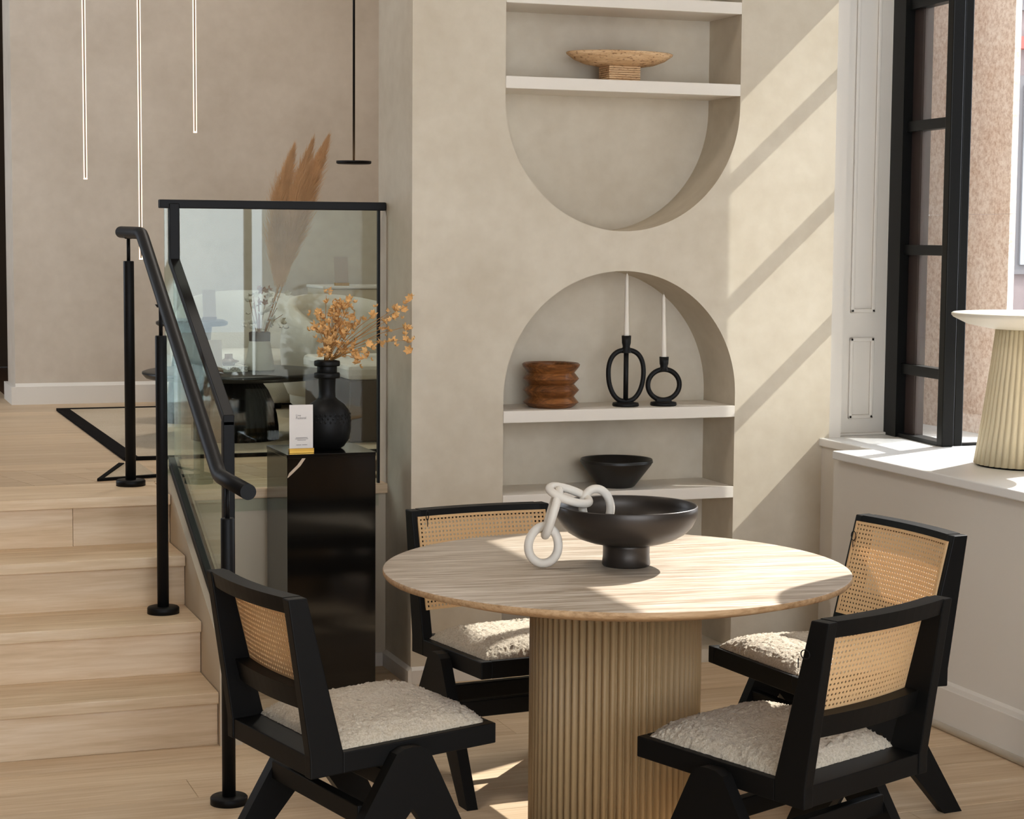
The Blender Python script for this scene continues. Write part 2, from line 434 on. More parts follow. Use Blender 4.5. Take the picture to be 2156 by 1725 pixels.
cx = [NXC+NR*math.cos(a) for a in ang]; dz = [NR*math.sin(a) for a in ang]
fvs = []; ffs = []
for i in range(NS+1): fvs += [(cx[i], YW, ZC1+dz[i]), (cx[i], YW, ZC2-dz[i])]
for i in range(NS): ffs.append((2*i, 2*i+2, 2*i+3, 2*i+1))
nw.add(fvs, ffs)
for zc, sgn in ((ZC1, 1), (ZC2, -1)):
    v_ = []; f_ = []
    for i in range(NS+1): v_ += [(cx[i], YW, zc+sgn*dz[i]), (cx[i], YB, zc+sgn*dz[i])]
    for i in range(NS): f_.append((2*i, 2*i+1, 2*i+3, 2*i+2))
    nw.add(v_, f_, True)
nwo = nw.build('wall_center', 'plaster', fix=False)
tag(nwo, 'beige limewash wall holding two arched display niches', 'wall', None, 'structure')
for zt in (2.456, 2.158, 0.969, 0.665, 0.33):
    MB().bbox(NXL+0.0005, NXR-0.0005, YW-0.002, YB, zt-0.043, zt, 0.002).build('shelf', 'shelf_white', nwo)
struct('baseboard_center', MB().box(WX0, NXL, YW-0.014, YW, 0, 0.05).box(NXR, 3.61, YW-0.014, YW, 0, 0.05).box(WX0-0.014, WX0-0.0002, YW-0.014, 6.801, 0, 0.05)
       .prism([(YW-0.014, 0.0502), (YW, 0.0502), (YW, 0.062)], WX0, NXL, 'X').prism([(WX0-0.014, 0.0502), (WX0, 0.0502), (WX0, 0.062)], YW-0.0139, 6.801, 'Y').box(1.24, WX0-0.0142, 6.801, 6.815, 0, 0.05), 'white_paint', 'low cream skirting around the foot of the niche wall', 'baseboard')

# window bay: parapet wall, sill, reveal panel, frames
struct('wall_right', MB().box(3.46, 3.62, -2.2, 6.13, 0.0, 0.806).box(3.61, 3.9, 6.13, 6.52, 0, 0.806).box(3.62, 4.9, 2.0, 6.09, 0, 0.806).box(3.52, 3.9, -2.2, 3.2, 0.806, CEIL), 'white_paint', 'off white parapet wall below the window ledge', 'wall')
struct('baseboard_right', MB().box(3.44, 3.46, -2.2, 6.13, 0, 0.135).prism([(3.446, 0.135), (3.46, 0.135), (3.46, 0.158), (3.45, 0.150)], -2.2, 6.13, 'Y')
       .tube([(3.435, -2.2, 0.012), (3.435, 6.13, 0.012)], 0.013, 10), 'white_paint', 'off white moulded skirting below the window ledge', 'baseboard')
struct('trim_2', MB().bbox(3.43, 4.95, 2.0, 6.09, 0.806, 0.836, 0.004).bbox(3.598, 3.93, 6.08, 6.565, 0.806, 0.836, 0.004), 'sill_white', 'white window ledge with sun patches carrying the cream fluted table', 'ledge')
struct('trim_3', MB().box(3.64, 3.695, 6.50, 6.60, 0.836, CEIL), 'white_paint', 'narrow cream corner strip beside the white panelled reveal', 'trim')
rev = struct('wall_reveal', MB().box(3.695, 3.955, 6.555, 6.70, 0.836, CEIL), 'white_paint', 'white panelled window reveal at the end of the ledge', 'wall')
def moulding(x0, x1, z0, z1):
    m = MB(); t = 0.016; d = 0.010; Yf = 6.555
    for a, b, c_, e in ((x0, x0+t, z0, z1), (x1-t, x1, z0, z1), (x0, x1, z0, z0+t), (x0, x1, z1-t, z1)):
        m.bbox(a, b, Yf-d, Yf, c_, e, 0.004)
    return m
moulding(3.755, 3.862, 1.31, 3.3).build('panel_moulding', 'white_paint', rev)
moulding(3.755, 3.862, 0.90, 1.215).build('panel_moulding', 'white_paint', rev)
MB().bbox(3.70, 3.965, 6.535, 6.555, 0.836, 0.846, 0.003).build('base_strip', 'white_paint', rev)
# narrow side light in the plane running from the reveal to the corner post
wn = thing('window_1', 'narrow black steel window with four glazing bars beside the reveal', 'window', kind='structure')
def slab(y0, y1, z0, z1, d0=-0.04, d1=0.04):
    # piece of the slightly splayed side light: x shifts with y
    m = MB(); xs = lambda yy: 3.91+(yy-6.1)*0.10
    P = []
    for z in (z0, z1):
        for yy in (y0, y1):
            for d in (d0, d1): P.append((xs(yy)+d, yy, z))
    return m.add(P, [(0, 1, 3, 2), (4, 6, 7, 5), (0, 4, 5, 1), (2, 3, 7, 6), (0, 2, 6, 4), (1, 5, 7, 3)])
slab(6.45, 6.555, 0.836, CEIL).build('jamb', 'window_black', wn)
slab(6.36, 6.45, 0.836, CEIL, 0.0, 0.035).build('shade_strip', 'shade_brown', wn)  # dark strip standing in for shaded granite; also narrows the second sun
for zb in (1.10, 1.554, 2.019, 2.475, 2.94, 3.40):
    slab(6.12, 6.46, zb-0.019, zb+0.019, -0.022, 0.022).build('glazing_bar', 'window_black', wn)
slab(6.12, 6.46, 0.836, 0.852, -0.03, 0.03).build('bottom_bar', 'window_black', wn)
zz = [0.84, 1.10, 1.554, 2.019, 2.475, 2.94, 3.40, CEIL]
for a, b in zip(zz[:-1], zz[1:]): slab(6.12, 6.45, a, b, -0.003, 0.003).build('pane', 'pane_glass', wn)
MB().bbox(3.882, 3.932, 6.085, 6.125, 0.836, CEIL, 0.004).bbox(3.935, 3.972, 6.09, 6.13, 0.836, CEIL, 0.004).build('corner_post', 'window_black', wn)
w2 = thing('window_2', 'large clear window pane facing the street beside the corner post', 'window', kind='structure')
MB().box(3.972, 4.9, 6.107, 6.115, 0.846, 3.6).build('pane', 'pane_glass', w2)
MB().box(3.972, 4.9, 6.095, 6.125, 0.836, 0.846).build('bottom_bar', 'window_black', w2)
MB().box(3.972, 4.9, 6.095, 6.125, 3.6, CEIL).build('head', 'window_black', w2)
# header beam over the bay and the bay's outer side
struct('wall_bay_header', MB().box(3.64, 3.80, 2.0, 6.49, 2.63, CEIL), 'white_paint', 'white header beam over the window ledge', 'beam')
struct('wall_bay_side', MB().box(4.75, 4.9, 2.0, 3.6, 0.806, CEIL).box(4.75, 4.9, 3.6, 6.09, 0.0, 0.836), 'white_paint', 'white outer wall of the window bay', 'wall')
struct('wall_sun_block', MB().box(5.45, 5.53, -3.0, 5.37, -0.15, 7.0), 'facade_pale', 'added unseen pale wall beyond the window bay, blocking the second sun', 'wall')  # invented wall, out of view, keeps the second sun off the room
# shopfront behind the camera, open glass
sf = thing('window_3', 'wide shopfront glazing across the street side of the showroom', 'window', kind='structure')
for x in (-1.6, 0.1, 1.8, 3.4): MB().bbox(x-0.03, x+0.03, -2.23, -2.17, 0, CEIL, 0.004).build('mullion', 'window_black', sf)
MB().box(FX0, 3.5, -2.22, -2.18, 2.9, 2.96).build('transom', 'window_black', sf)

# ------------------------------------------------------------------ outside
struct('ground', MB().box(4.9, 40, -20, 6.1, -0.2, -0.15).box(4.0, 40, 6.13, 40, 0.70, 0.78), 'asphalt', 'grey pavement outside the shop window', 'pavement')
pier = thing('stone_pier', 'speckled pinkish granite pier standing outside the window', 'pier', (4.608, 6.77, 0.78))
for i in range(5):
    MB().bbox(0, 0.03, 0, 3.2, i*0.92, (i+1)*0.92-0.0012, 0.001).build('stone', 'granite', pier)
bld = thing('street_building', 'pale pinkish building across the street seen through the window', 'building', (9.0, 14.0, 0.78))
MB().box(0, 9, 0, 0.4, 0, 9).build('facade', 'facade_pale', bld)
for i in range(4):
    for j in range(4):
        xw = 0.6+i*2.1; zw = 0.6+j*2.2
        f = MB().box(xw-0.08, xw+1.28, -0.05, 0.0, zw-0.08, zw+1.58).build('window_frame', 'facade_trim', bld)
        MB().box(xw, xw+1.2, -0.07, -0.05, zw, zw+1.5).build('window_pane', 'facade_window', f)
for j in range(3): MB().box(0, 9, -0.09, 0, 2.4+j*2.2, 2.5+j*2.2).build('red_band', 'facade_red', bld)
MB().box(0, 9, -0.25, 0.4, 9, 9.4).build('cornice', 'facade_trim', bld)

# ------------------------------------------------------------------ glass guard and handrail
gg = thing('glass_guard', 'glass guard with black cap rail along platform edge and stairs', 'railing', (1.20, 6.82, PZ))
def G(x0, x1, y0, y1, z0, z1): return (x0-1.20, x1-1.20, y0-6.82, y1-6.82, z0-PZ, z1-PZ)
MB().box(*G(1.168, 1.948, 6.814, 6.826, 0.60, 1.685)).build('glass_panel', 'guard_glass', gg)
MB().bbox(*G(1.150, 1.972, 6.802, 6.838, 1.683, 1.713), b=0.003).build('cap_rail', 'black_metal', gg)
MB().bbox(*G(1.944, 1.952, 6.810, 6.830, PZ, 1.685), b=0.001).build('end_trim', 'black_metal', gg)
yl = lambda p: [(a-6.82, b-PZ) for a, b in p]
MB().prism(yl([(5.90, 0.36), (6.80, 0.765), (6.80, 1.50), (5.90, 1.02)]), -0.006, 0.006, 'X').build('glass_panel', 'guard_glass', gg)
MB().prism(yl([(6.795, 1.49), (6.828, 1.51), (6.828, 1.70), (6.795, 1.70)]), -0.018, 0.018, 'X', 0.003).build('drop_cap', 'black_metal', gg)
MB().prism(yl([(5.875, 1.005), (6.828, 1.49), (6.828, 1.523), (5.875, 1.038)]), -0.018, 0.018, 'X', 0.003).build('sloped_cap', 'black_metal', gg)
MB().prism(yl([(5.875, 0.33), (5.908, 0.345), (5.908, 1.02), (5.875, 1.02)]), -0.018, 0.018, 'X', 0.003).build('front_cap', 'black_metal', gg)
MB().prism(yl([(5.885, 0.335), (6.86, 0.765), (6.86, 0.800), (5.885, 0.365)]), -0.018, 0.018, 'X', 0.003).build('sloped_shoe', 'black_metal', gg)

hr = thing('handrail', 'black round handrail on three posts running down the stairs', 'railing', (1.07, 6.3, 0))
rail = [(0, 0.87, 1.598), (0, 0.405, 1.595), (0, -0.926, 0.915), (0, -1.31, 0.918)]
pp = []
for i, p in enumerate(rail):
    if 0 < i < 3:
        a = Vector(rail[i-1]); b = Vector(p); c_ = Vector(rail[i+1])
        for t in (0.0, 0.5, 1.0):
            q0 = b+(a-b).normalized()*0.03; q1 = b+(c_-b).normalized()*0.03
            pp.append(tuple(q0*(1-t)**2+b*2*t*(1-t)+q1*t*t))
    else: pp.append(p)
MB().tube(pp, 0.0215, 20).build('rail', 'black_metal', hr)
for yp, zb, zp, zr_ in ((0.70, PZ, 1.495, 1.58), (0.03, 0.342, 1.262, 1.36), (-1.035, 0.0, 0.81, 0.90)):
    MB().lathe([(0.019, zb), (0.019, zp-0.003), (0.0175, zp)], (0, yp, 0), 24).build('post', 'black_metal', hr)
    MB().lathe([(0.0065, zp-0.01), (0.0065, zr_)], (0, yp, 0), 12).build('pin', 'black_metal', hr)
    MB().lathe([(0.0525, zb), (0.0525, zb+0.018), (0.049, zb+0.022), (0.019, zb+0.022)], (0, yp, 0), 40).build('base_plate', 'black_metal', hr)
    MB().lathe([(0.012, zr_-0.006), (0.019, zr_+0.004)], (0, yp, 0), 16).build('saddle', 'black_metal', hr)

# ------------------------------------------------------------------ dining table
TC = (1.93, 4.53)
tb = thing('dining_table', 'round pale wood dining table on a fluted beige drum base', 'table', (TC[0], TC[1], 0), math.radians(-6))
top = MB()
top.lathe([(0.0, 0.75), (0.595, 0.75), (0.5985, 0.7485)], seg=160, closed=True)
top.build('table_top', 'table_veneer', tb, fix=True)
MB().lathe([(0.5985, 0.7485), (0.600, 0.746), (0.600, 0.738), (0.596, 0.733), (0.52, 0.712), (0.0, 0.712)], seg=160, closed=True).build('table_edge', 'table_edge', tb)
NF = 68
def flute(a, z): 
    return 1-0.06*(1-abs(math.sin(a*NF/2))**0.7)
MB().lathe([(0.222, 0.012), (0.222, 0.712)], seg=NF*10, rmod=flute, smooth=True).build('drum_base', 'fluted_beige', tb)
MB().lathe([(0.205, 0.0), (0.205, 0.012)], seg=64).build('foot', 'black_wood', tb)

# ------------------------------------------------------------------ cane chairs
CW, CD = 0.46, 0.50
zt_ = lambda y: 0.402+(y+0.25)*0.038     # top of the tilted seat frame
zb_ = lambda y: 0.352+(y+0.25)*0.038
yf = lambda z: -0.165-0.2493*(z-0.402)   # front plane of the backrest
bow = lambda x: 0.018*max(0.0, 1-(x/0.198)**2)
def cane_mesh(x0, x1, z0, z1, off, pitch_=0.0124, hole=0.0034, th=0.0022):
    nx = round((x1-x0)/pitch_); nz = round((z1-z0)/pitch_); px = (x1-x0)/nx; pz = (z1-z0)/nz
    m = MB(); vs = []; fs = []
    def P(x, z, d): return (x, yf(z)+off-bow(x)-d, z)
    for i in range(nx):
        for j in range(nz):
            o = len(vs); xa = x0+i*px; za = z0+j*pz; xc = xa+px/2; zc = za+pz/2
            sq = [(xa, za), (xc, za), (xa+px, za), (xa+px, zc), (xa+px, za+pz), (xc, za+pz), (xa, za+pz), (xa, zc)]
            for d in (0, th):
                vs += [P(q[0], q[1], d) for q in sq]
                vs += [P(xc+hole*math.cos(-3*PI/4+k*PI/4), zc+hole*math.sin(-3*PI/4+k*PI/4), d) for k in range(8)]
            for k in range(8):
                k2 = (k+1) % 8
                fs += [(o+k2, o+k, o+8+k, o+8+k2), (o+16+k, o+16+k2, o+24+k2, o+24+k), (o+8+k2, o+8+k, o+24+k, o+24+k2)]
    m.add(vs, fs); return m
def curved_bar(x0, x1, z0, z1, y0, y1, n=12):
    # bar following the bow of the back; y0,y1 offsets from the front plane
    m = MB(); vs = []; fs = []
    for i in range(n+1):
        x = x0+(x1-x0)*i/n
        for (z, d) in ((z0, y0), (z0, y1), (z1, y1), (z1, y0)): vs.append((x, yf(z)+d-bow(x), z))
    for i in range(n):
        a = i*4; b = a+4
        for k in range(4): fs.append((a+k, a+(k+1) % 4, b+(k+1) % 4, b+k))
    fs += [(3, 2, 1, 0), (n*4, n*4+1, n*4+2, n*4+3)]
    m.add(vs, fs); return m
def vleg(x0, x1, front):
    # one leg of the inverted V at the side, apex on the seat rail
    if front: poly = [(0.0, 0.255), (0.0, 0.403), (0.022, 0.401), (0.042, 0.391), (0.052, 0.375), (0.235, 0.0), (0.178, 0.0)]
    else: poly = [(0.0, 0.255), (0.0, 0.403), (-0.022, 0.401), (-0.044, 0.391), (-0.056, 0.372), (-0.285, 0.0), (-0.225, 0.0)]
    return MB().prism(poly, x0, x1, 'X')
def cushion_mesh():
    rng = np.random.default_rng(3); n = 84; m = MB(); vs = []; fs = []
    for j in range(n+1):
        for i in range(n+1):
            u = -1+2*i/n; v = -1+2*j/n
            u2_ = math.copysign(abs(u)**0.75, u); v2_ = math.copysign(abs(v)**0.75, v)
            x = 0.211*u2_; yy = 0.030+0.207*v2_
            h = 0.060*max(0, 1-abs(u2_)**4.5)**0.42*max(0, 1-abs(v2_)**4.5)**0.42
            ed = 1-max(abs(u), abs(v))
            jz = rng.normal(0, 0.0020); jx = rng.normal(0, 0.0013) if ed > 0.001 else 0; jy = rng.normal(0, 0.0013) if ed > 0.001 else 0
            vs.append((x+jx, yy+jy, zt_(yy)-0.012+h+jz))
    for j in range(n):
        for i in range(n): a = j*(n+1)+i; fs.append((a, a+1, a+n+2, a+n+1))
    m.add(vs, fs, True)
    return m
def make_chair():
    c = thing('dining_chair', 'x', 'chair', group='cane back dining chairs around the round table')
    for s in (-1, 1):
        xo = s*CW/2; xi = s*(CW/2-0.032); a, b = min(xo, xi), max(xo, xi)
        MB().prism([(-0.166, zb_(-0.166)), (0.25, zb_(0.25)), (0.25, zt_(0.25)), (-0.166, zt_(-0.166))], a, b, 'X', 0.003).build('seat_rail', 'black_wood', c)
        MB().prism([(-0.25, 0.352), (-0.165, zb_(-0.165)), (-0.165, zt_(-0.165)), (yf(0.775), 0.775), (-0.306, 0.775), (-0.2505, 0.402)], a, b, 'X', 0.003).build('back_upright', 'black_wood', c)
        q0 = s*(CW/2+0.001); q1 = s*(CW/2+0.034)
        for fr in (True, False): vleg(min(q0, q1), max(q0, q1), fr).build('leg', 'black_wood', c)
    MB().prism([(-0.247, 0.353), (-0.17, zb_(-0.17)), (-0.17, zt_(-0.17)), (-0.247, 0.402)], -0.198, 0.198, 'X', 0.002).build('rear_rail', 'black_wood', c)
    MB().prism([(0.215, zb_(0.215)), (0.249, zb_(0.249)), (0.249, zt_(0.249)), (0.215, zt_(0.215))], -0.198, 0.198, 'X', 0.002).build('front_rail', 'black_wood', c)
    MB().prism([(-0.168, zb_(-0.168)+0.012), (0.214, zb_(0.214)+0.012), (0.214, zt_(0.214)-0.008), (-0.168, zt_(-0.168)-0.008)], -0.197, 0.197, 'X').build('seat_board', 'black_wood', c)
    for yy, zz_ in ((0.085, 0.225), (-0.115, 0.225)):
        MB().bbox(-CW/2-0.001, CW/2+0.001, yy-0.014, yy+0.014, zz_, zz_+0.048, 0.003).build('stretcher', 'black_wood', c)
    curved_bar(-0.198, 0.198, 0.738, 0.776, -0.046, -0.001).build('top_rail', 'black_wood', c)
    curved_bar(-0.198, 0.198, 0.500, 0.552, -0.040, -0.001).build('bottom_rail', 'black_wood', c)
    cane_mesh(-0.209, 0.209, 0.492, 0.755, 0.0025).build('cane_panel', 'cane', c, fix=False)
    for (x0, x1, z0, z1) in ((-0.213, 0.213, 0.751, 0.758), (-0.213, 0.213, 0.488, 0.495)):
        curved_bar(x0, x1, z0, z1, 0.0, 0.006).build('cane_border', 'cane', c)
    for x in (-0.2095, 0.2095): curved_bar(x-0.0035, x+0.0035, 0.488, 0.758, 0.0, 0.006, 1).build('cane_border', 'cane', c)
    cushion_mesh().build('seat_cushion', 'boucle', c, fix=False)
    return c
ch0 = make_chair()
spots = [((1.241, 4.503), -77.3, 'black cane chair nearest the stairs, seen from behind, cushion in shade', None),
         ((1.921, 5.242), 185.7, 'black cane chair pushed in behind the table, in front of the niche wall', (0.183, 0.762)),
         ((2.687, 4.779), 95.8, 'black cane chair by the window ledge wall, sunlit cushion', (0.205, 0.715)),
         ((2.121, 3.974), 23.2, 'black cane chair nearest the camera, turned away, light shining through its cane', (-0.232, 0.70))]
chairs = [ch0]+[copy_tree(ch0) for _ in range(3)]
for c, (p, a, lab, loop) in zip(chairs, spots):
    c.location = (p[0], p[1], 0); c.rotation_euler = (0, 0, math.radians(a)); c['label'] = lab
    if loop:
        lx, lz = loop; m = MB()
        if lx < -0.21:
            pts = [(lx-0.004+0.010*math.sin(t)*0, yf(lz)-0.01+0.012*math.cos(t), lz+0.010*math.sin(t)) for t in np.linspace(0, 2*PI, 14)[:-1]]
        else:
            pts = [(lx+0.006*math.cos(t), yf(lz)+0.010+0.004*math.cos(t), lz+0.014*math.sin(t)) for t in np.linspace(0, 2*PI, 14)[:-1]]
        m.tube(pts, 0.0014, 6, closed=True); m.tube([(lx, yf(lz)+0.012, lz-0.012), (lx, yf(lz)+0.012, lz-0.034)], 0.0013, 6)
        m.build('tag_loop', 'black_metal', c)

# ------------------------------------------------------------------ bowl and stone chain on the table
BC = (1.965, 4.548, 0.75)
bw = thing('pedestal_bowl', 'large matte black footed bowl standing on the round table', 'bowl', BC)
MB().lathe([(0.0, 0.046), (0.062, 0.057), (0.098, 0.063), (0.128, 0.073), (0.152, 0.087), (0.169, 0.104), (0.1795, 0.124), (0.1835, 0.142), (0.183, 0.156), (0.1815, 0.1585), (0.178, 0.1565), (0.176, 0.138), (0.167, 0.116), (0.148, 0.097), (0.12, 0.083), (0.08, 0.075), (0.0, 0.070)], seg=96, closed=True).build('basin', 'bowl_black', bw)
MB().lathe([(0.0595, 0.0), (0.0625, 0.004), (0.0605, 0.028), (0.0605, 0.050), (0.063, 0.058)], seg=64).build('foot', 'bowl_black', bw)

ch = thing('link_chain', 'pale carved stone chain of four links hanging over the black bowl rim', 'chain', (1.80, 4.56, 0.75))
def link(c, u, v, a, b, r, name='link', egg=0.0):
    # oval ring in the plane (u,v) with half-axes a,b
    u = Vector(u).normalized(); v = Vector(v); v = (v-u*v.dot(u)).normalized(); c = Vector(c)-Vector((1.80, 4.56, 0.75))
    pts = []
    for t in np.linspace(0, 2*PI, 49)[:-1]:
        k = 1+egg*math.cos(t)
        pts.append(c+u*a*math.cos(t)+v*b*math.sin(t)*k)
    return MB().tube(pts, r, 14, closed=True).build(name, 'link_stone', ch)
link((1.745, 4.572, 0.810), (0.12, 0.05, 1), (0.94, -0.34, -0.1), 0.0475, 0.038, 0.0115, egg=-0.08)
link((1.764, 4.562, 0.893), (0.30, -0.05, 1), (0.3, 0.95, 0), 0.060, 0.036, 0.0112)
link((1.808, 4.556, 0.938), (0.123, -0.01, -0.038), (0.2, 0.93, 0.36), 0.055, 0.034, 0.0110)
link((1.884, 4.556, 0.903), (-0.05, 0.1, 1), (0.92, -0.30, -0.12), 0.048, 0.036, 0.0110)

# ------------------------------------------------------------------ things in the niches
# footed travertine dish on the upper shelf
td = thing('footed_dish', 'travertine dish on square ribbed foot on the shelf above the half round niche', 'dish', (2.80, 6.60, 2.158))
MB().lathe([(0.0, 0.056), (0.085, 0.056), (0.135, 0.064), (0.175, 0.079), (0.203, 0.098), (0.2055, 0.104), (0.202, 0.106), (0.17, 0.096), (0.1, 0.089), (0.0, 0.088)], seg=64, closed=True, sy=0.62).build('dish', 'travertine', td)
foot = MB()
for k in range(7): foot.bbox(-0.062, 0.062, -0.05, 0.05, 0.001+k*0.008, 0.001+(k+1)*0.008-0.0008, 0.002)
foot.build('ribbed_foot', 'travertine', td)
# dark base of a thing on the top shelf
tv = thing('small_vase', 'black vase standing on the topmost shelf, only its base in view', 'vase', (3.06, 6.60, 2.456))
MB().lathe([(0.036, 0.0), (0.040, 0.004), (0.048, 0.05), (0.060, 0.10), (0.055, 0.15), (0.03, 0.19)], seg=40).build('body', 'black_clay', tv)
MB().lathe([(0.026, 0.185), (0.026, 0.22), (0.032, 0.23)], seg=32).build('neck', 'black_clay', tv)
# turned wooden pot
wp = thing('zigzag_pot', 'turned brown wooden pot with zigzag sides on the arched niche shelf', 'pot', (2.547, 6.612, 0.969))
pr = [(0.0, 0.0), (0.076, 0.0), (0.083, 0.004), (0.103, 0.019), (0.084, 0.041), (0.104, 0.064), (0.085, 0.086), (0.104, 0.106), (0.086, 0.128), (0.104, 0.150), (0.107, 0.158), (0.101, 0.163), (0.092, 0.158), (0.084, 0.13), (0.082, 0.05), (0.0, 0.03)]
MB().lathe(pr, seg=64, closed=True, smooth=False).build('body', 'turned_wood', wp)
for p in wp.children[0].data.polygons: p.use_smooth = False
# candle holders
def holder(name, loc, label, tall):
    h = thing(name, label, 'candle holder', loc, math.radians(-8), 'black candle holders in the arched niche')
    MB().lathe([(0.047, 0.0), (0.050, 0.004), (0.048, 0.013), (0.03, 0.016), (0.0, 0.017)], seg=40, closed=True).build('base', 'black_clay', h)
    if tall:
        pts = []
        for t in np.linspace(0, 2*PI, 57)[:-1]:
            s = math.sin(t); wdt = 0.067*(1+0.10*s); xx = math.copysign(abs(math.cos(t))**0.82, math.cos(t))*wdt
            pts.append((xx, 0, 0.1135+0.095*math.copysign(abs(s)**0.92, s)))
        MB().tube(pts, 0.0092, 12, closed=True).build('loop', 'black_clay', h)
        MB().tube([(0, 0, 0.022), (0, 0, 0.205)], 0.0095, 12).build('bar', 'black_clay', h)
        MB().lathe([(0.02, 0.198), (0.0155, 0.213), (0.0135, 0.222), (0.0165, 0.234), (0.0178, 0.262), (0.012, 0.262), (0.0105, 0.24), (0.0, 0.24)], seg=28, closed=True).build('cup', 'black_clay', h)
        return 0.24
    pts = [(0.061*math.cos(t), 0, 0.078+0.057*math.sin(t)) for t in np.linspace(0, 2*PI, 49)[:-1]]
    MB().tube(pts, 0.0095, 12, closed=True).build('loop', 'black_clay', h)
    MB().bbox(-0.03, 0.03, -0.011, 0.011, 0.012, 0.030, 0.004).build('web', 'black_clay', h)
    MB().lathe([(0.02, 0.130), (0.0155, 0.140), (0.0135, 0.147), (0.0165, 0.156), (0.0178, 0.182), (0.012, 0.182), (0.0105, 0.16), (0.0, 0.16)], seg=28, closed=True).build('cup', 'black_clay', h)
    return 0.16
def candle(loc, L, label, tilt):
    c = thing('taper_candle', label, 'candle', loc, 0, 'white taper candles in the arched niche'); c.rotation_euler = (0, math.radians(tilt), 0)
    MB().lathe([(0.0098, 0.0), (0.0098, 0.03), (0.0062, L-0.012), (0.004, L-0.004), (0.001, L)], seg=24).build('wax', 'candle_wax', c)
    MB().tube([(0, 0, L-0.002), (0.001, 0, L+0.008)], 0.0010, 6).build('wick', 'wick', c)
z1 = holder('candle_holder', (2.829, 6.572, 0.969), 'taller black candle holder with oval loop and centre bar', True)
candle((2.829, 6.572, 0.969+z1), 0.252, 'white taper candle in the taller black holder', -0.3)
z2 = holder('candle_holder', (2.978, 6.562, 0.969), 'shorter black candle holder with a round ring', False)
candle((2.978, 6.562, 0.969+z2), 0.255, 'white taper candle in the shorter ring shaped holder', -1.2)
# conical black bowl
cb = thing('conical_bowl', 'glossy black conical bowl on the lower niche shelf behind the table', 'bowl', (2.81, 6.606, 0.665))
MB().lathe([(0.0, 0.0), (0.062, 0.0), (0.069, 0.004), (0.131, 0.085), (0.135, 0.099), (0.133, 0.105), (0.128, 0.102), (0.12, 0.084), (0.06, 0.012), (0.0, 0.008)], seg=64, closed=True).build('bowl_body', 'black_satin', cb)
MB().lathe([(0.1335, 0.090), (0.1365, 0.094), (0.1335, 0.098)], seg=64, closed=True).build('rim_line', 'black_satin', cb)

# ------------------------------------------------------------------ marble pedestal, vase, flowers, price card
mp = thing('marble_pedestal', 'tall polished black marble pedestal between stairs and niche wall', 'pedestal', (1.668, 6.575, 0))
PW = 0.1565
m = MB()
MB().box(-PW, PW, -0.155, -0.135, 0.0, 0.832).build('front_slab', 'black_marble', mp)
MB().box(-PW, -PW+0.02, -0.135, 0.155, 0.0, 0.832).build('side_slab', 'black_marble', mp)
MB().box(PW-0.02, PW, -0.135, 0.155, 0.0, 0.832).build('side_slab', 'black_marble', mp)
MB().box(-PW+0.02, PW-0.02, 0.135, 0.155, 0.0, 0.832).build('rear_slab', 'black_marble', mp)
MB().bbox(-PW-0.0015, PW+0.0015, -0.1565, 0.1565, 0.832, 0.846, 0.0015).build('top_slab', 'black_marble', mp)
MB().add([(-0.155, -0.1556, 0.770), (-0.150, -0.1556, 0.782), (-0.122, -0.1556, 0.808), (-0.104, -0.1556, 0.8318), (-0.092, -0.1556, 0.8318), (-0.110, -0.1556, 0.806), (-0.140, -0.1556, 0.778), (-0.1555, -0.1556, 0.765)], [(0, 1, 6, 7), (1, 2, 5, 6), (2, 3, 4, 5)]).build('pale_vein', 'marble_vein', mp)

bv = thing('bottle_vase', 'matte black bottle vase with ringed neck on the marble pedestal', 'vase', (1.694, 6.585, 0.846))
MB().lathe([(0.0, 0.0), (0.048, 0.0), (0.060, 0.008), (0.078, 0.035), (0.084, 0.07), (0.083, 0.105), (0.076, 0.135), (0.06, 0.156), (0.038, 0.172), (0.030, 0.180), (0.029, 0.20), (0.031, 0.262), (0.035, 0.268), (0.035, 0.31), (0.028, 0.31), (0.024, 0.2), (0.0, 0.19)], seg=56, closed=True).build('body', 'black_clay', bv)
for z in (0.252, 0.294): MB().lathe([(0.033, z-0.006), (0.044, z-0.004), (0.0455, z), (0.0455, z+0.010), (0.044, z+0.014), (0.033, z+0.016)], seg=40).build('neck_ring', 'black_clay', bv)
tex = MB()
for i in range(30):
    for j in range(3):
        a = 2*PI*(i+0.5*(j % 2))/30; z = 0.098+j*0.012; r_ = 0.0838-j*0.0006
        c_ = Vector((r_*math.cos(a), r_*math.sin(a), z)); t_ = Vector((-math.sin(a), math.cos(a), 0)); n_ = Vector((math.cos(a), math.sin(a), 0))
        tex.add([c_-t_*0.005, c_+Vector((0, 0, -0.007)), c_+t_*0.005, c_+Vector((0, 0, 0.007)), c_+n_*0.0012], [(0, 1, 4), (1, 2, 4), (2, 3, 4), (3, 0, 4)])
te = tex.build('diamond_relief', 'black_clay', bv); te['kind'] = 'stuff'

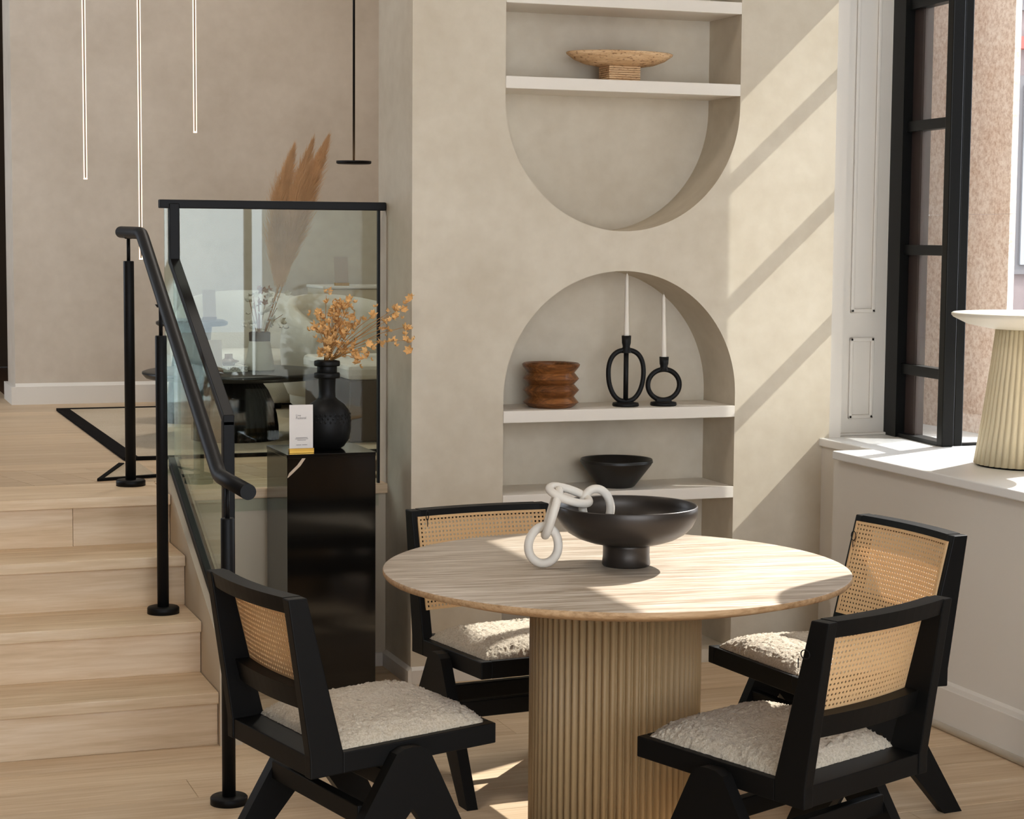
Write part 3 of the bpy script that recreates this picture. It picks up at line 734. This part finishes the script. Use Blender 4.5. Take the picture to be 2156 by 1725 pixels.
fb = thing('dried_flower_bunch', 'golden dried flower sprays in the black bottle vase', 'dried flowers', (1.694, 6.585, 1.15))
rng = random.Random(11)
def blossom_mesh(n, r, cup):
    m = MB()
    for i in range(n):
        a = 2*PI*i/n; d = Vector((math.cos(a), math.sin(a), cup)); s = Vector((-math.sin(a), math.cos(a), 0))
        m.add([Vector((0, 0, 0)), d*r*0.55+s*r*0.36, d*r+Vector((0, 0, r*0.25)), d*r*0.55-s*r*0.36, d*r*0.5+Vector((0, 0, -r*0.12))], [(0, 1, 4), (1, 2, 4), (2, 3, 4), (3, 0, 4)])
    return m
bms = []
for n, r_, cu in ((5, 0.014, 0.5), (6, 0.017, 0.3), (4, 0.012, 0.9)):
    o = blossom_mesh(n, r_, cu).build('blossom', 'blossom', fb, fix=False); bms.append(o)
first = {0: True, 1: True, 2: True}
def put_blossom(p, kind):
    o = bms[kind]
    if first[kind]: first[kind] = False
    else: o = o.copy(); col.objects.link(o); o.parent = fb
    o.location = p; o.rotation_euler = (rng.uniform(-1.3, 1.3), rng.uniform(-1.3, 1.3), rng.uniform(0, 6)); s = rng.uniform(0.65, 1.25); o.scale = (s, s, s)
def stem(p0, p1, sag=0.0, r_=0.0012):
    p0 = Vector(p0); p1 = Vector(p1); pts = []
    for t in (0, 0.33, 0.66, 1): pts.append(p0.lerp(p1, t)+Vector((0, 0, sag*math.sin(PI*t)))+Vector((rng.uniform(-1, 1), rng.uniform(-1, 1), 0))*0.004*math.sin(PI*t))
    MB().tube(pts, [r_*1.3, r_*1.1, r_, r_*0.7], 5).build('stem', 'stem', fb)
# upright cluster
for i in range(20):
    x = rng.uniform(-0.045, 0.125); z = rng.uniform(0.10, 0.235) - max(0, abs(x-0.03)-0.06)*0.5; y_ = rng.uniform(-0.06, 0.05)
    stem((rng.uniform(-0.012, 0.012), rng.uniform(-0.01, 0.01), 0.0), (x, y_, z), 0.012)
    for k in range(4): put_blossom((x+rng.gauss(0, 0.013), y_+rng.gauss(0, 0.012), z+rng.gauss(0, 0.014)), rng.randrange(3))
for i in range(96): put_blossom((rng.uniform(-0.05, 0.075), rng.uniform(-0.05, 0.03), rng.uniform(0.015, 0.18)), rng.randrange(3))
# spray reaching out past the wall's edge
for i in range(13):
    t = i/12; x = 0.13+0.15*rng.random(); z = 0.055+0.15*rng.random(); y_ = rng.uniform(-0.16, -0.05)
    if i < 4: x = rng.uniform(0.06, 0.13); z = rng.uniform(0.01, 0.06)
    stem((0.006, 0, 0.0), (x, y_, z), 0.02)
    for k in range(5): put_blossom((x+rng.gauss(0, 0.014), y_+rng.gauss(0, 0.012), z+rng.gauss(0, 0.015)), rng.randrange(3))

def price_card(loc, rz, label, wd=0.083, ht=0.152, mat='card_white', text=True, base='brass', lean=0.0, group='price cards in holders'):
    c = thing('price_card', label, 'price card', loc, rz, group)
    MB().bbox(-wd/2-0.002, wd/2+0.002, -0.008, 0.012, 0.0, 0.016, 0.001).build('holder', base, c)
    k = MB(); 
    k.add([(-wd/2, 0.0, 0.012), (wd/2, 0.0, 0.012), (wd/2, lean, ht+0.014), (-wd/2, lean, ht+0.014), (-wd/2, 0.0012, 0.012), (wd/2, 0.0012, 0.012), (wd/2, lean+0.0012, ht+0.014), (-wd/2, lean+0.0012, ht+0.014)],
          [(0, 1, 2, 3), (7, 6, 5, 4), (0, 4, 5, 1), (1, 5, 6, 2), (2, 6, 7, 3), (3, 7, 4, 0)])
    cd = k.build('card', mat, c)
    if text:
        for s, x, z, sz in (('Live', -0.019, 0.126, 0.0088), ('Pedestal', -0.019, 0.117, 0.0088), ('made for living', -0.020, 0.050, 0.0036), ('scan for details', -0.020, 0.045, 0.0036), ('SHOWROOM', -0.0175, 0.026, 0.0040)):
            if s not in ('Live', 'Pedestal'): continue
            cu = bpy.data.curves.new('lettering', 'FONT'); cu.body = s; cu.size = sz*1.25; cu.extrude = 0.0001
            to = bpy.data.objects.new('lettering', cu); col.objects.link(to)
            bpy.context.view_layer.update()
            dg = bpy.context.evaluated_depsgraph_get(); me = bpy.data.meshes.new_from_object(to.evaluated_get(dg)); bpy.data.objects.remove(to)
            me.materials.clear(); me.materials.append(MAT['print_ink'])
            lo = bpy.data.objects.new('lettering', me); col.objects.link(lo); lo.parent = cd; lo.rotation_euler = (PI/2, 0, 0); lo.location = (x, -0.0004, z)
        ln = MB()
        for z, a, b in ((0.052, -0.019, 0.022), (0.0475, -0.021, 0.024), (0.043, -0.014, 0.016), (0.027, -0.0175, 0.0), (0.027, 0.003, 0.021)): ln.box(a, b, -0.0006, 0.0, z, z+0.0014)
        ln.build('fine_print', 'print_ink', cd)
    return c
price_card((1.571, 6.462, 0.846), 0.0, 'white price card in brass holder on the black marble pedestal')

# ------------------------------------------------------------------ lounge on the platform, seen through the glass
rug = thing('area_rug', 'cream rug with black border on the platform', 'rug', (2.2, 8.9, PZ))
RX0, RX1, RY0, RY1 = -1.04, 0.24, -1.14, 1.14
MB().box(RX0+0.06, RX1-0.06, RY0+0.03, RY1-0.06, 0.001, 0.012).build('field', 'rug_cream', rug)
MB().box(RX0, RX0+0.06, RY0, RY1, 0.001, 0.014).build('border', 'rug_black', rug)
MB().box(RX1-0.06, RX1, RY0, RY1, 0.001, 0.014).build('border', 'rug_black', rug)
MB().box(RX0+0.06, RX1-0.06, RY0, RY0+0.03, 0.001, 0.014).build('border', 'rug_black', rug)
MB().box(RX0+0.06, RX1-0.06, RY1-0.06, RY1, 0.001, 0.014).build('border', 'rug_black', rug)
mat_ = thing('floor_mat', 'small cream mat with black edge, corner at the top of the stairs', 'mat', (1.10, 7.22, PZ))
MB().prism([(-0.13, -0.068), (0.10, -0.01), (0.10, 0.48), (0.02, 0.40)], 0.001, 0.006, 'Z').build('mat_field', 'rug_cream', mat_)
MB().prism([(-0.13, -0.075), (0.10, -0.02), (0.10, 0.01), (-0.10, -0.045)], 0.001, 0.010, 'Z').build('mat_edge', 'rug_black', mat_)
MB().prism([(-0.13, -0.07), (-0.11, -0.062), (0.04, 0.40), (0.02, 0.41)], 0.001, 0.010, 'Z').build('mat_edge', 'rug_black', mat_)

ct = thing('coffee_table', 'low black round coffee table with ribbed arched base on the platform', 'table', (1.735, 8.36, PZ+0.0125))
MB().lathe([(0.0, 0.302), (0.385, 0.302), (0.40, 0.297), (0.40, 0.288), (0.385, 0.272), (0.0, 0.268)], seg=80, closed=True).build('table_top', 'black_satin', ct)
arch = [(0.192, 0.0), (0.190, 0.06), (0.183, 0.11), (0.168, 0.165), (0.145, 0.215), (0.115, 0.255), (0.09, 0.27)]
MB().lathe(arch, seg=320, rmod=lambda a, z: 1-0.03*(1-abs(math.sin(a*20)))).build('ribbed_base', 'black_ribbed', ct)
wv = thing('conical_vase', 'pale grey conical vase on the black coffee table', 'vase', (1.842, 8.34, PZ+0.0125+0.302))
MB().lathe([(0.0, 0.0), (0.064, 0.0), (0.066, 0.004), (0.050, 0.10), (0.046, 0.128)], seg=48, closed=True).build('lower_body', 'ceramic_grey', wv)
MB().lathe([(0.046, 0.128), (0.047, 0.165), (0.043, 0.168), (0.040, 0.13), (0.0, 0.12)], seg=48, closed=True).build('dark_collar', 'bench_brown', wv)
bk = thing('coffee_table_book', 'white book lying on the black coffee table', 'book', (1.68, 8.30, PZ+0.0125+0.302), math.radians(4))
MB().bbox(-0.085, 0.085, -0.06, 0.06, 0.0, 0.026, 0.002).build('cover', 'book_white', bk)
def flat_text(parent, s, x, y_, z, size, mat='print_ink'):
    cu = bpy.data.curves.new('lettering', 'FONT'); cu.body = s; cu.size = size; cu.extrude = 0.0001
    to = bpy.data.objects.new('lettering', cu); col.objects.link(to); bpy.context.view_layer.update()
    dg = bpy.context.evaluated_depsgraph_get(); me = bpy.data.meshes.new_from_object(to.evaluated_get(dg)); bpy.data.objects.remove(to)
    me.materials.clear(); me.materials.append(MAT[mat]); lo = bpy.data.objects.new('lettering', me); col.objects.link(lo); lo.parent = parent
    lo.rotation_euler = (PI/2, 0, 0); lo.location = (x, y_, z)
flat_text(bk, 'HOUSE OF', -0.005, -0.0606, 0.007, 0.021)
cdl = thing('candle_dish', 'small smoked glass candle dish on the white book', 'dish', (1.695, 8.295, PZ+0.0125+0.328))
MB().lathe([(0.0, 0.0), (0.024, 0.0), (0.028, 0.008), (0.045, 0.016), (0.045, 0.02), (0.024, 0.026), (0.017, 0.032), (0.017, 0.05), (0.0, 0.05)], seg=36, closed=True).build('dish_body', 'smoked_amber', cdl)
price_card((1.612, 8.16, PZ+0.0125+0.302), 0.0, 'grey price card leaning on the black coffee table', 0.058, 0.13, 'card_grey', False, 'smoked_amber', 0.02)

# dried stems and pampas in the conical vase
pw = thing('pampas_bunch', 'tall feathery pampas plumes and white dried sprigs in the grey conical vase', 'dried plants', (1.842, 8.34, 1.14))
rng2 = random.Random(5)
def plume(pts, wid, n):
    P = [Vector(p) for p in pts]
    def at(t):
        f = t*(len(P)-1); i = min(int(f), len(P)-2); return P[i].lerp(P[i+1], f-i)
    m = MB()
    for i in range(n):
        t = rng2.random()**0.85; p = at(t); d = (at(min(1, t+0.06))-at(max(0, t-0.06))).normalized()
        ww = wid*(math.sin(PI*min(1, 0.10+0.90*t))**0.8+0.04)
        L = rng2.uniform(0.06, 0.15)*(1.15-0.6*t); side = Vector((rng2.gauss(0, 1), rng2.gauss(0, 1), rng2.gauss(0, 0.2))).normalized()
        a = p+side*ww*rng2.random()*0.35; mid = a+d*L*0.55+side*ww*0.45*rng2.random(); b = mid+d*L*0.5+side*ww*0.35*rng2.random()-Vector((0, 0, 0.02*rng2.random()))
        s = Vector((-d.z, 0.3, d.x)).normalized()*0.0008
        m.add([a-s, a+s, mid+s*0.8, mid-s*0.8, b], [(0, 1, 2, 3), (3, 2, 4)])
    o = m.build('plume', 'pampas', pw, fix=False); o['kind'] = 'stuff'
    MB().tube([(0, 0, -0.05)]+[tuple(p) for p in P], 0.0022, 6).build('stalk', 'stem', pw)
plume([(0.085, 0.02, 0.22), (0.085, 0.03, 0.40), (0.10, 0.03, 0.60), (0.152, 0.03, 0.80)], 0.080, 3000)
plume([(0.10, 0.0, 0.22), (0.125, 0.0, 0.42), (0.165, 0.0, 0.62), (0.228, 0.0, 0.83)], 0.075, 3000)
plume([(0.095, 0.01, 0.24), (0.155, 0.01, 0.44), (0.215, 0.01, 0.64), (0.297, 0.01, 0.845)], 0.085, 3600)
def sprig(mb_mat, n, x0, x1, z0, z1, nm):
    m = blossom_mesh(5, 0.017, 0.4); base = m.build(nm, mb_mat, pw, fix=False)
    for i in range(n):
        o = base if i == 0 else base.copy()
        if i: col.objects.link(o); o.parent = pw
        o.location = (rng2.uniform(x0, x1), rng2.uniform(-0.06, 0.06), rng2.uniform(z0, z1)); o.rotation_euler = (rng2.uniform(-1.4, 1.4), rng2.uniform(-1.4, 1.4), rng2.uniform(0, 6))
    return base
sprig('blossom_white', 42, -0.07, 0.12, 0.03, 0.20, 'white_sprig')
sprig('seedpod_brown', 9, -0.01, 0.06, 0.13, 0.23, 'seed_pod')
for i in range(14):
    a = rng2.uniform(-0.06, 0.11); MB().tube([(0, 0, -0.06), (a*0.5, 0, 0.07), (a, rng2.uniform(-0.04, 0.04), rng2.uniform(0.10, 0.2))], 0.0014, 5).build('stalk', 'seedpod_brown', pw)

# lounge chairs, bench, side pedestal, plinth
def lounge(loc, rz, label):
    c = thing('lounge_chair', label, 'armchair', loc, rz, 'cream lounge chairs on the platform')
    MB().lathe([(0.0, 0.03), (0.30, 0.03), (0.34, 0.06), (0.35, 0.16), (0.33, 0.20), (0.0, 0.21)], seg=48, closed=True).build('base', 'lounge_cream', c)
    MB().lathe([(0.0, 0.20), (0.26, 0.20), (0.29, 0.225), (0.29, 0.26), (0.26, 0.285), (0.0, 0.295)], seg=48, closed=True).build('seat_cushion', 'lounge_cream', c)
    m = MB(); n = 40; vs = []; fs = []; ring = 10
    for i in range(n+1):
        a = PI*(-0.10+1.2*i/n); hgt = 0.50-0.16*abs(2*i/n-1)**2.2
        for j in range(ring):
            b = 2*PI*j/ring; rr = 0.335+0.055*math.cos(b); zz_ = 0.10+hgt/2+(hgt/2)*math.copysign(abs(math.sin(b))**0.7, math.sin(b))
            vs.append((rr*math.cos(a), rr*math.sin(a), zz_))
    for i in range(n):
        for j in range(ring): fs.append((i*ring+j, i*ring+(j+1) % ring, (i+1)*ring+(j+1) % ring, (i+1)*ring+j))
    fs += [tuple(range(ring)), tuple(n*ring+j for j in range(ring))[::-1]]
    m.add(vs, fs, True); m.build('backrest', 'lounge_cream', c)
    for a in (0.8, 2.3, 3.9, 5.4): MB().lathe([(0.018, 0.0), (0.02, 0.035)], (0.26*math.cos(a), 0.26*math.sin(a), 0), 12).build('leg', 'black_wood', c)
lounge((2.56, 9.32, PZ+0.0145), math.radians(25), 'cream barrel lounge chair behind the vase on the coffee table')
lounge((2.13, 9.99, PZ+0.0145), math.radians(-12), 'cream barrel lounge chair farther back, near the black pedestal table')
be = thing('low_bench', 'dark brown low bench with pale cushion beside the glass guard', 'bench', (2.62, 8.45, PZ+0.0145))
MB().bbox(-0.45, 0.45, -0.40, 0.40, 0.0, 0.27, 0.008).build('bench_body', 'bench_brown', be)
MB().bbox(-0.46, 0.46, -0.41, 0.41, 0.27, 0.335, 0.02).build('cushion', 'lounge_cream', be)
bp = thing('reflected_table', 'black flared pedestal side table behind the coffee table, built from a glass reflection', 'table', (1.70, 9.18, PZ+0.0125))  # reflection in the guard glass, built here as a solid table
MB().lathe([(0.0, 0.46), (0.16, 0.46), (0.17, 0.467), (0.17, 0.478), (0.15, 0.488), (0.0, 0.488)], seg=56, closed=True).build('table_top', 'black_satin', bp)
MB().lathe([(0.14, 0.0), (0.13, 0.06), (0.085, 0.36), (0.095, 0.46)], seg=56).build('pedestal', 'black_satin', bp)
price_card((1.77, 9.10, PZ+0.5005), 0.0, 'grey price card standing on the black pedestal side table', 0.062, 0.13, 'card_grey', False, 'smoked_amber', 0.02)
pl = thing('display_plinth', 'pale grey box plinth near the rear wall of the lounge', 'plinth', (2.76, 10.20, PZ))
MB().bbox(-0.2, 0.2, -0.18, 0.18, 0.0, 0.62, 0.004).build('plinth_box', 'cream_wall', pl)
MB().bbox(-0.205, 0.205, -0.185, 0.185, 0.62, 0.635, 0.003).build('plinth_top', 'white_paint', pl)
price_card((2.68, 10.10, PZ+0.635), 0.0, 'grey price card on the pale plinth near the rear wall', 0.075, 0.14, 'card_grey', False, 'brass', 0.02)

# ------------------------------------------------------------------ hanging lights
for (x, zb, lab) in ((1.132, 1.829, 'glowing rod pendant, lower end between the other two, nearest the hall'), (1.369, 1.481, 'glowing rod pendant hanging lowest, its end beside the handrail'), (1.613, 2.042, 'glowing rod pendant hanging shortest, nearest the glass guard')):
    p = thing('rod_pendant', lab, 'pendant light', (x, 8.60, zb), 0, 'slim glowing rod pendants over the platform')
    L = CEIL-zb
    MB().box(-0.0030, 0.0030, -0.004, 0.004, 0.0, L-0.02).build('profile', 'led_core', p)
    for s in (-1, 1): MB().tube([(s*0.0056, 0, 0.002), (s*0.0056, 0, L-0.02)], 0.0024, 8).build('light_strip', 'led_warm', p)
    MB().lathe([(0.0085, -0.004), (0.0085, 0.002)], seg=12).build('end_cap', 'led_warm', p)
    MB().lathe([(0.03, L-0.02), (0.03, L)], seg=24).build('canopy', 'black_metal', p)
dl = thing('disc_pendant', 'black disc pendant lamp on a straight rod before the rear wall', 'pendant light', (2.339, 8.60, 1.915))
MB().lathe([(0.0, 0.0), (0.074, 0.0), (0.080, 0.004), (0.080, 0.014), (0.077, 0.014), (0.074, 0.010), (0.0, 0.010)], seg=56, closed=True).build('disc', 'black_metal', dl)
MB().lathe([(0.014, 0.011), (0.072, 0.011), (0.072, 0.0135), (0.014, 0.0135)], seg=48, closed=True).build('light_ring', 'lamp_glow', dl)
MB().lathe([(0.0055, 0.010), (0.0055, CEIL-1.935)], seg=14).build('rod', 'black_metal', dl)
MB().lathe([(0.05, CEIL-1.935), (0.05, CEIL-1.915)], seg=28).build('canopy', 'black_metal', dl)

# ------------------------------------------------------------------ fluted side table on the ledge
sd = thing('fluted_side_table', 'cream fluted cone side table standing on the sunny window ledge', 'table', (3.853, 5.507, 0.836))
MB().lathe([(0.182, 0.006), (0.16, 0.15), (0.135, 0.34), (0.121, 0.465)], seg=44*8, rmod=lambda a, z: 1-0.045*(1-abs(math.sin(a*22))**0.8)).build('fluted_cone', 'fluted_cream', sd)
MB().lathe([(0.172, 0.0), (0.172, 0.006)], seg=48).build('foot', 'black_wood', sd)
MB().lathe([(0.0, 0.516), (0.262, 0.516), (0.268, 0.513), (0.268, 0.507), (0.262, 0.500), (0.215, 0.477), (0.14, 0.462), (0.0, 0.462)], seg=96, closed=True).build('table_top', 'cream_top', sd)
price_card((3.862, 5.40, 1.352), 0.0, 'white price card in brass holder on the cream fluted side table', 0.075, 0.14, 'card_white', False, 'brass')

# rounded plaster column farther along the ledge (its shadow falls on the near chair)
rc = thing('display_column', 'tall round topped plaster column on the ledge toward the street', 'column', (3.70, 4.59, 0.836))
MB().lathe([(0.235, 0.0), (0.235, 1.10), (0.225, 1.17), (0.19, 1.22), (0.12, 1.245), (0.0, 1.25)], seg=56, closed=True).build('shaft', 'cream_wall', rc)
MB().lathe([(0.25, 0.0), (0.25, 0.03), (0.236, 0.034)], seg=56).build('plinth', 'cream_wall', rc)

# added round fill lamps, out of view, brightening the stairs and the lounge
for x, y_, e, lab in ((0.30, 5.5, 17, 'added round white fill lamp brightening the stairs'), (2.25, 8.7, 17, 'added round white fill lamp brightening the lounge')):
    cl = thing('fill_lamp', lab, 'fill lamp', (x, y_, CEIL), 0, 'added round fill lamps')
    MB().lathe([(0.0, 0.0), (0.30, 0.0), (0.30, -0.06), (0.285, -0.06), (0.285, -0.03), (0.0, -0.03)], seg=48, closed=True).build('housing', 'white_paint', cl)
    la = bpy.data.lights.new('fill_light', 'AREA'); la.shape = 'DISK'; la.size = 0.56; la.energy = e; la.color = (1.0, 0.93, 0.84)
    lo = bpy.data.objects.new('fill_light', la); col.objects.link(lo); lo.parent = cl; lo.location = (0, 0, -0.05)
